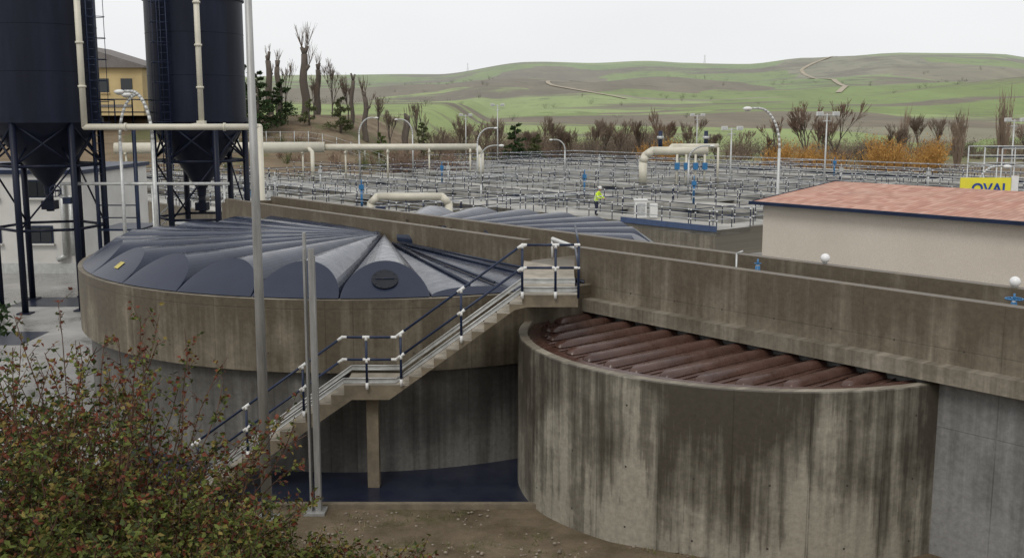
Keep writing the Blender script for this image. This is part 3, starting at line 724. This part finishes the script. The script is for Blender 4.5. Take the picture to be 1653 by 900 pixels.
def pollard(x,y,h,r=.45,tw=0,twl=2.5,lean=0,knobs=4):
    mb=MB(); z=H(x,y)-.2; n=7; J=[];rad=[]
    for i in range(n+1):
        J.append(Vector((x+lean*i/n+.12*math.sin(i*1.3+x),y,z+h*.86*i/n))); rad.append(r*(1.1-.3*i/n))
    seg=9; vs=[]
    for q,rr in zip(J,rad):
        for k_ in range(seg):
            a=2*math.pi*k_/seg; w_=rr*(1+.14*math.sin(k_*2.1+q.z*.8)); vs.append((q.x+w_*math.cos(a),q.y+w_*math.sin(a),q.z))
    mb.add(vs,[(i*seg+j,i*seg+(j+1)%seg,(i+1)*seg+(j+1)%seg,(i+1)*seg+j) for i in range(n) for j in range(seg)]+[tuple(n*seg+j for j in range(seg))],0,True)
    top=J[-1]
    for j in range(knobs):
        i=n if j<2 else random.randint(4,n); s_=(-1)**j
        d=Vector((s_*U(.15,.6),U(-.5,.5),1.2)).normalized() if i==n else Vector((s_*U(.6,1),U(-.6,.6),U(.7,1.2))).normalized()
        L=h*U(.10,.17); st=J[i]-d*.2; e=st+d*L; mb.tube(st,e,r*.62,r*.45,seg=7,m=0)
        for k_ in range(tw):
            dd=(d*.5+Vector((U(-.45,.45),U(-.45,.45),1))).normalized(); L2=U(.4,1)*twl; m1=e+dd*L2*.5; mb.tube(e,m1,.028,.02,seg=3,m=1,cap=False)
            for w_ in range(2): mb.tube(m1,m1+(dd+Vector((U(-.3,.3),U(-.3,.3),.2))).normalized()*L2*.5,.02,.008,seg=3,m=1,cap=False)
    mb.obj('pollarded_tree',[m_bark,m_twig])
pollard(-25.6,132,8.8,.5,12,3.2,0,5); pollard(-24.9,136,6.8,.38,5,1.6,.3,3)
pollard(-19.6,130,6.8,.26,0,1,.2,2); pollard(-17.7,128,6.2,.34,9,2.1,.1,4); pollard(-12.9,128,6.5,.30,0,1,.35,2);pollard(-13.3,131,6.2,.28,2,1,.1,2)
pollard(-30.5,134,8,.42,4,1.4,.1,3); pollard(-28.6,131,7.0,.38,5,1.6,0,3)
bare_tree(-10.8,128,11,depth=5,spread=.30,up=.35,r=.2,trunk=.27)
for x,y,h in((-22.6,134,8),(-27.2,128,8),(-15.2,132,6),(-21,137,7),(-24,129,5.5),(-17,135,6.5),(-9,126,7)): bare_tree(x,y,h,depth=5,spread=.42,up=.26,r=.12,trunk=.26)
def conifer(x,y,h,r,name='pine_tree',n=900,leaf=.35,mat=None,z=None,irregular=.35):
    mb=MB(); z0=(H(x,y) if z is None else z)-.1; mb.tube((x,y,z0),(x,y,z0+h*.95),r*.09,.03,seg=6,m=0)
    nb=int(h*4)
    for b in range(nb):
        t=.12+.86*b/nb; a=R()*6.28; L=r*(1-t*.85)*U(1-irregular,1.15); d=Vector((math.cos(a),math.sin(a),U(-.1,.35)))
        s=Vector((x,y,z0+h*t)); mb.tube(s,s+d*L,.03*r,.01,seg=3,m=0,cap=False)
        for j in range(n//nb):
            q=s+d*L*U(.25,1.05)+Vector((U(-1,1),U(-1,1),U(-.6,.6)))*L*.22
            e1=Vector((U(-1,1),U(-1,1),U(-1,1))).normalized()*leaf*U(.5,1); e2=Vector((U(-1,1),U(-1,1),U(-1,1))).normalized()*leaf*.3
            mb.add([q-e2,q+e1,q+e2],[(0,1,2)],1)
    return mb.obj(name,[m_bark,mat or m_green])
conifer(-32.0,124,9.5,4.0,n=6000,leaf=.40); conifer(-35.5,127,8.5,3.6,n=4000,leaf=.40); conifer(-29.3,123,7.6,3.2,n=4200,leaf=.38); conifer(-27.2,126,5.5,2.4,n=2400,leaf=.34)
conifer(-20.3,126,4.4,2.0,'cypress_tree',1800,.35,m_olive); conifer(-15.5,125,3.0,1.5,'shrub_tree',1000,.3,plain('lime_leaves',(.10,.14,.03),.9,0,.4)); conifer(-10.6,127,6.5,3.2,'thin_conifer',1500,.33,m_olive)
conifer(-24,126,3.2,1.5,'shrub_tree',900,.3,m_olive); conifer(0.5,150,6.5,2.8,'pine_tree',2600,.4); conifer(3.5,152,5.0,2.4,'pine_tree',1800,.4,m_olive)
for (x,y,h,dp) in((41.5,150,12.5,6),(46.5,152,12,6),(38.2,153,10,6),(36,148,6,5),(43.8,149,9,6)):
    bare_tree(x,y,h,depth=dp,spread=.46,up=.16,m=(m_bark,m_twigr),r=.24,trunk=.23,nb=(3,4) if dp<6 else (2,4),rmin=.03)
def shrubmass(name,items,mats,leafs=0,sub=4):
    mb=MB()
    for (x,y,h,w,n,mi) in items:
        z=H(x,y)-.1
        for i in range(n):
            a=R()*6.28; d=Vector((math.cos(a)*U(0,w),math.sin(a)*U(0,w),h*U(.45,1.05)))
            b=Vector((x+d.x*.25,y+d.y*.25,z)); q=b+d; md=b.lerp(q,.5)+Vector((U(-.1,.1)*w,0,0))
            wd=.006*h+.015
            mb.add([b-Vector((wd,0,0)),b+Vector((wd,0,0)),md+Vector((wd*.7,0,0)),q,md-Vector((wd*.7,0,0))],[(0,1,2,3,4)],mi)
            for k_ in range(sub):
                s=b.lerp(q,U(.3,.95)); e=s+Vector((U(-1,1)*w*.35,U(-1,1)*w*.35,U(.08,.3)*h)); mb.add([s-Vector((wd*.5,0,0)),s+Vector((wd*.5,0,0)),e],[(0,1,2)],mi)
            for k_ in range(leafs):
                s=b.lerp(q,U(.2,1))+Vector((U(-1,1)*w*.25,U(-1,1)*w*.25,U(-.1,.1)*h)); e=.02*h+.04
                mb.add([s+Vector((U(-e,e),U(-e,e),-e)),s+Vector((e,U(-e,e),U(-e,e))),s+Vector((U(-e,e),U(-e,e),e))],[(0,1,2)],mi)
    return mb.obj(name,mats)
m_tw2=plain('twig_dark',(.105,.085,.068),.95,0,.4,.3); m_tw3=plain('twig_tan',(.23,.175,.13),.95,0,.3,.3)
it=[]
for i in range(230):
    x=U(-12,150) if i<170 else U(-12,30); y=U(165,215)+ (10 if x>60 else 0); g=noise.noise(Vector((x*.05,3.3,1)))
    it.append((x,y,(U(2.4,5.2) if x<30 else U(1.5,3.4))+max(0,g)*3,U(2.2,4.4),32,random.choice([0,1,1,2])))
shrubmass('tree_line',it,[m_tw2,m_twig,m_tw3],5,6)
it=[(U(-33,-4),U(109,122),U(.7,2.0),U(.7,1.5),18,random.choice([0,1,2])) for i in range(60)]
it+=[(U(-14,-5),U(118,124),U(2.5,4.2),1.6,26,0) for i in range(18)]
shrubmass('bank_scrub',it,[m_twigr,m_tw3,m_olive],3)
it=[(U(34,48),U(143,147),U(2.0,5.2),2.0,30,0) for i in range(13)]+[(U(49,58),U(140,146),U(2.8,5.2),2.2,36,0) for i in range(13)]+[(U(18,25),U(146,152),U(2.5,4.8),1.6,26,0) for i in range(6)]
shrubmass('orange_willow_shrubs',it,[m_orange,m_twigr],8,6)
for x,y,h in((64,152,8),(74,160,10.5),(61,165,8.5),(88,160,9)): 
    shrubmass('bare_poplar',[(x,y,h,1.3,46,0)],[m_tw3],0,8)
tx=[9,14,-3,29,3,20,-7,6,17,25,33,57,67,-1,11,79,92,-5,1,8,13,22,27,52,62,72,84]
for i,x in enumerate(tx): bare_tree(x+U(-1.5,1.5),U(150,178),U(7,12),depth=5,spread=U(.38,.55),up=.2,r=.13,trunk=.23,m=(random.choice([m_bark,m_twig]),random.choice([m_twig,m_twigr,m_tw3])),rmin=.026,nb=(2,5))
it=[]
for i in range(520):
    x=U(-250,700); y=U(260,1100); 
    if noise.noise(Vector((x*.008,y*.012,5)))>.08: it.append((x,y,U(2,4.5),U(2,5),8,0))
shrubmass('distant_bushes',it,[plain('distant_foliage',(.10,.105,.07),.95)],8)
mb=MB()
for i in range(16):
    x=-36+i*1.6; z=H(x,121); mb.tube((x,121,z-.5),(x,121,z+1.5),.05,seg=5)
    if i:
        for h in(.3,.8,1.4): mb.tube((px_,121,pz+h),(x,121,z+h),.02,seg=4)
    px_,pz=x,z
mb.obj('wire_fence',[m_galv])
def pylon(x,y,h):
    mb=MB(); z=H(x,y)
    for s in((-1,-1),(1,-1),(1,1),(-1,1)): mb.tube((x+s[0]*h*.09,y+s[1]*h*.09,z),(x,y,z+h),.1,seg=4)
    for k_ in range(6):
        t=k_/6; w=h*.09*(1-t); mb.tube((x-w,y-w,z+h*t),(x+w*.85,y-w,z+h*(t+.14)),.07,seg=3); mb.tube((x+w,y-w,z+h*t),(x-w*.85,y-w,z+h*(t+.14)),.07,seg=3)
    for t in(.75,.87): mb.tube((x-h*.12,y,z+h*t),(x+h*.12,y,z+h*t),.1,seg=4)
    mb.obj('electricity_pylon',[m_galv])
pylon(280,1560,13); pylon(-62,1500,12)
# ------------------------------------------------------------ foreground conifer and bushes
conifer(-7.2,12.2,6.9,2.6,n=16000,leaf=.13,mat=m_green,z=1.6,irregular=.1)
mats_l=[plain('leaf_green',(.10,.12,.025),.65,0,.4,3,spec=.2),plain('leaf_dark',(.045,.06,.018),.65,0,.4,3,spec=.2),plain('leaf_red',(.13,.038,.02),.65,0,.45,3,spec=.2),plain('leaf_olive',(.17,.13,.035),.65,0,.4,3,spec=.2)]
m_stem=plain('bush_stem',(.10,.06,.042),.9,0,.35,5,spec=.2)
def bush(cx,cy,h,w,stems,leafs,red=.2,topred=.5):
    mb=MB(); z0=H(cx,cy)-.1
    def leaf(q,redb):
        a=R()
        if a<red+redb: mi=3
        elif a<.60: mi=1
        elif a<.80: mi=2
        else: mi=4
        L=U(.028,.062); d=Vector((U(-1,1),U(-1,1),U(-.8,.6))).normalized(); s=d.cross(Vector((U(-1,1),U(-1,1),U(-1,1)))).normalized()*L*.32
        n_=d.cross(s).normalized()*L*.10
        mb.add([q,q+d*L*.4+s+n_,q+d*L*.5,q+d*L*.4-s+n_,q+d*L],[(0,1,2),(0,2,3),(1,4,2),(2,4,3)],mi)
    for i in range(stems):
        a=R()*6.28; rr=math.sqrt(R())*.55*w; b=Vector((cx+math.cos(a)*rr*.6,cy+math.sin(a)*rr*.6,z0))
        d=Vector((math.cos(a)*rr/max(1,w)*.9+U(-.2,.2)*min(1,w),math.sin(a)*rr/max(1,w)*.9+U(-.2,.2)*min(1,w),1)).normalized()
        L=h*U(.5,1.05)*(1-.35*rr/w); n=10; p=b; r=.013
        for j in range(n):
            t=(j+1)/n; d=(d+Vector((U(-.18,.18),U(-.18,.18),-.03*t))).normalized(); q=p+d*L/n
            mb.tube(p,q,r*(1-.8*t)+.0025,r*(1-.8*(t+.1))+.002,seg=3,m=0,cap=False)
            if t>.12:
                for s in range(3):
                    tw=(d*.6+Vector((U(-1,1),U(-1,1),U(-.3,.8)))).normalized(); tl=U(.12,.42)*(1.15-t*.6); st=p.lerp(q,R()); en=st+tw*tl
                    mb.tube(st,en,.004,.0015,seg=3,m=0,cap=False)
                    for k_ in range(leafs): leaf(st.lerp(en,U(.15,1.05))+Vector((U(-1,1),U(-1,1),U(-1,1)))*.022, topred*max(0,t-.45))
            p=q
    mb.obj('berry_bush',[m_stem]+mats_l)
for b in((-3.35,8.3,3.45,.85,56,6,.10,.7),(-3.95,8.4,3.2,1.2,60,7,.08,.5),(-3.5,7.2,2.6,1.1,64,8,.08,.35),(-2.9,7.8,2.35,.7,50,8,.07,.35),(-2.4,7.7,1.75,.7,50,8,.06,.3),(-1.95,7.9,1.40,.75,54,8,.05,.2),(-1.5,8.0,1.2,.7,50,8,.04,.15),(-1.05,8.3,1.1,.6,36,8,.04,.2),(-.7,8.6,1.3,.4,12,8,.05,.5),(-2.2,6.6,1.25,1.0,64,8,.05,.1),(-3.0,6.6,1.6,1.0,64,8,.05,.1),(-1.5,7.3,.95,.9,60,8,.04,.1),(-.95,7.7,.75,.7,44,8,.04,.1)):
    bush(*b)
mb=MB()
for i in range(3200):
    x=U(-5.5,4.0); y=U(10,19.3); z=H(x,y)
    if noise.noise(Vector((x*.8,y*.8,9)))<-.05: continue
    for k_ in range(3):
        d=Vector((U(-1,1),U(-1,1),U(.4,1.3)))*U(.03,.09); b=Vector((x+U(-.05,.05),y+U(-.05,.05),z-.01)); s=Vector((U(-1,1),U(-1,1),0)).normalized()*.008
        mb.add([b-s,b+s,b+d],[(0,1,2)],0 if R()<.5 else 1)
mb.obj('ground_weeds',[mats_l[0],plain('dry_grass',(.24,.19,.11),.9)])
mb=MB()
for i in range(1200):
    x=U(-6,4); y=U(11,19.5); mb.sphere((x,y,H(x,y)),U(.01,.04),0,5,4,.6)
mb.obj('stones',[plain('stone',(.25,.21,.165),.9,0,.4,3)])
# ------------------------------------------------------------ worker
def worker(x,y,z):
    V={};verts=[];edges=[];rad=[]
    def a(n,p,r,par=None):
        V[n]=len(verts); verts.append(p); rad.append(r)
        if par: edges.append((V[par],V[n]))
    a('pelvis',(0,0,.92),(.15,.12)); a('waist',(-.01,-.03,1.05),(.145,.115),'pelvis'); a('chest',(-.02,-.12,1.28),(.175,.13),'waist'); a('neckb',(-.02,-.2,1.44),(.10,.09),'chest'); a('neck',(-.02,-.24,1.50),(.055,.055),'neckb'); a('head0',(-.02,-.27,1.56),(.075,.085),'neck'); a('head',(-.02,-.29,1.65),(.085,.1),'head0'); a('top',(-.02,-.29,1.71),(.07,.08),'head')
    for s,nm in((-1,'l'),(1,'r')):
        a(nm+'hip',(s*.095,.01,.88),(.1,.1),'pelvis'); a(nm+'knee',(s*.12,-.05+.03*s,.49),(.065,.065),nm+'hip'); a(nm+'ank',(s*.13,.04+.06*s,.1),(.045,.05),nm+'knee'); a(nm+'toe',(s*.15,-.13+.06*s,.04),(.045,.035),nm+'ank')
        a(nm+'sh',(s*.19-.02,-.15,1.38),(.07,.07),'chest'); a(nm+'el',(s*.25,-.28,1.14),(.05,.05),nm+'sh'); a(nm+'wr',(s*.16,-.48,1.07),(.033,.033),nm+'el'); a(nm+'hand',(s*.14,-.55,1.06),(.036,.022),nm+'wr')
    me=bpy.data.meshes.new('body'); me.from_pydata(verts,edges,[]); o=bpy.data.objects.new('tmp',me); scene.collection.objects.link(o)
    md=o.modifiers.new('s','SKIN'); 
    for i,r in enumerate(rad): me.skin_vertices[0].data[i].radius=r
    me.skin_vertices[0].data[0].use_root=True
    sb=o.modifiers.new('u','SUBSURF'); sb.levels=2; sb.render_levels=2
    dg=bpy.context.evaluated_depsgraph_get(); nm=bpy.data.meshes.new_from_object(o.evaluated_get(dg)); bpy.data.objects.remove(o)
    mats=[plain('hi_vis_jacket',(.62,.85,.03),.6,0,.06),plain('work_trousers',(.015,.02,.045),.8),plain('skin',(.45,.26,.18),.6),plain('boots',(.02,.018,.016),.6),plain('reflective_band',(.65,.66,.66),.4),m_white,plain('hair',(.04,.025,.018),.8)]
    for m in mats: nm.materials.append(m)
    for f in nm.polygons:
        c=f.center; f.use_smooth=True
        if c.z<.12: i=3
        elif c.z<.88 and c.y>-.4: i=1
        elif c.z>1.49 and c.y<-.15: i=2
        elif c.y<-.49 and c.z<1.2: i=2
        else: i=0
        if i==0 and c.y>-.35 and (1.0<c.z<1.06 or 1.17<c.z<1.22): i=4
        if i==1 and .35<c.z<.42: i=4
        f.material_index=i
    o=bpy.data.objects.new('worker',nm); scene.collection.objects.link(o)
    mb=MB()
    mb.sphere((-.02,-.28,1.715),.118,0,18,10,.85); mb.tube((-.02,-.29,1.69),(-.02,-.30,1.705),.145,.12,seg=18,m=0)
    for s in(-1,1):
        mb.sphere((-.02+s*.035,-.385,1.655),.012,2); mb.sphere((-.02+s*.095,-.28,1.64),.025,1,8,6,1.4)
        for j in range(4): 
            b=Vector((s*.14+(j-1.5)*.018,-.58,1.055)); L=(.03,.035,.033,.025)[j]; mb.tube(b,b+Vector((0,-L,-.004)),.009,seg=6,m=1); mb.tube(b+Vector((0,-L,-.004)),b+Vector((0,-L*1.3,-L)),.008,seg=6,m=1)
        b=Vector((s*.14-s*.03,-.54,1.055)); mb.tube(b,b+Vector((-s*.015,-.03,-.02)),.01,seg=6,m=1)
    mb.tube((-.02,-.385,1.64),(-.02,-.41,1.615),.012,.016,seg=6,m=1); mb.box((-.02,-.385,1.585),(.045,.012,.01),2)
    h=mb.obj('helmet_and_face',[m_white,mats[2],mats[6]],o)
    o.location=(x,y,z); o.rotation_euler=(0,0,math.radians(55)); return o
worker(5.15,64.4,ZT)
# ------------------------------------------------------------ sky, light, camera
w=bpy.data.worlds.new('World'); scene.world=w; w.use_nodes=True; t=w.node_tree; bg=t.nodes['Background']
sky=t.nodes.new('ShaderNodeTexSky'); sky.sky_type='NISHITA'; sky.sun_disc=False; sky.sun_elevation=math.radians(48); sky.sun_rotation=math.radians(200)
hs=t.nodes.new('ShaderNodeHueSaturation'); hs.inputs['Saturation'].default_value=.3; t.links.new(sky.outputs[0],hs.inputs['Color'])
tc=t.nodes.new('ShaderNodeTexCoord'); mp=t.nodes.new('ShaderNodeMapping'); mp.inputs['Scale'].default_value=(1.2,1.2,4); t.links.new(tc.outputs['Generated'],mp.inputs[0])
nz=t.nodes.new('ShaderNodeTexNoise'); nz.inputs['Scale'].default_value=1.6; nz.inputs['Detail'].default_value=4; t.links.new(mp.outputs[0],nz.inputs['Vector'])
cr=t.nodes.new('ShaderNodeValToRGB'); cr.color_ramp.elements[0].position=.3; cr.color_ramp.elements[0].color=(7.5,7.6,7.75,1); cr.color_ramp.elements[1].position=.7; cr.color_ramp.elements[1].color=(8.4,8.45,8.5,1); t.links.new(nz.outputs['Fac'],cr.inputs[0])
mx=t.nodes.new('ShaderNodeMix'); mx.data_type='RGBA'; mx.inputs[0].default_value=.9; t.links.new(hs.outputs[0],mx.inputs[6]); t.links.new(cr.outputs[0],mx.inputs[7])
t.links.new(mx.outputs[2],bg.inputs['Color']); bg.inputs['Strength'].default_value=.112
sl=bpy.data.lights.new('sun','SUN'); sl.energy=1.1; sl.angle=math.radians(20); sl.color=(1,.95,.88); so=bpy.data.objects.new('sun',sl); scene.collection.objects.link(so)
el=math.radians(48); az=math.radians(200)
d=Vector((math.sin(az)*math.cos(el),math.cos(az)*math.cos(el),math.sin(el))); so.rotation_euler=d.to_track_quat('Z','Y').to_euler(); so.location=(0,0,40)
cam=bpy.data.cameras.new('camera'); cam.lens=37.0; cam.sensor_width=36; cam.clip_end=6000; cam.clip_start=.1
co=bpy.data.objects.new('camera',cam); scene.collection.objects.link(co); co.location=(0,0,7.6); co.rotation_euler=(math.radians(90-8.86),0,0); scene.camera=co
scene.view_settings.view_transform='Standard'; scene.view_settings.look='None'; scene.view_settings.exposure=0
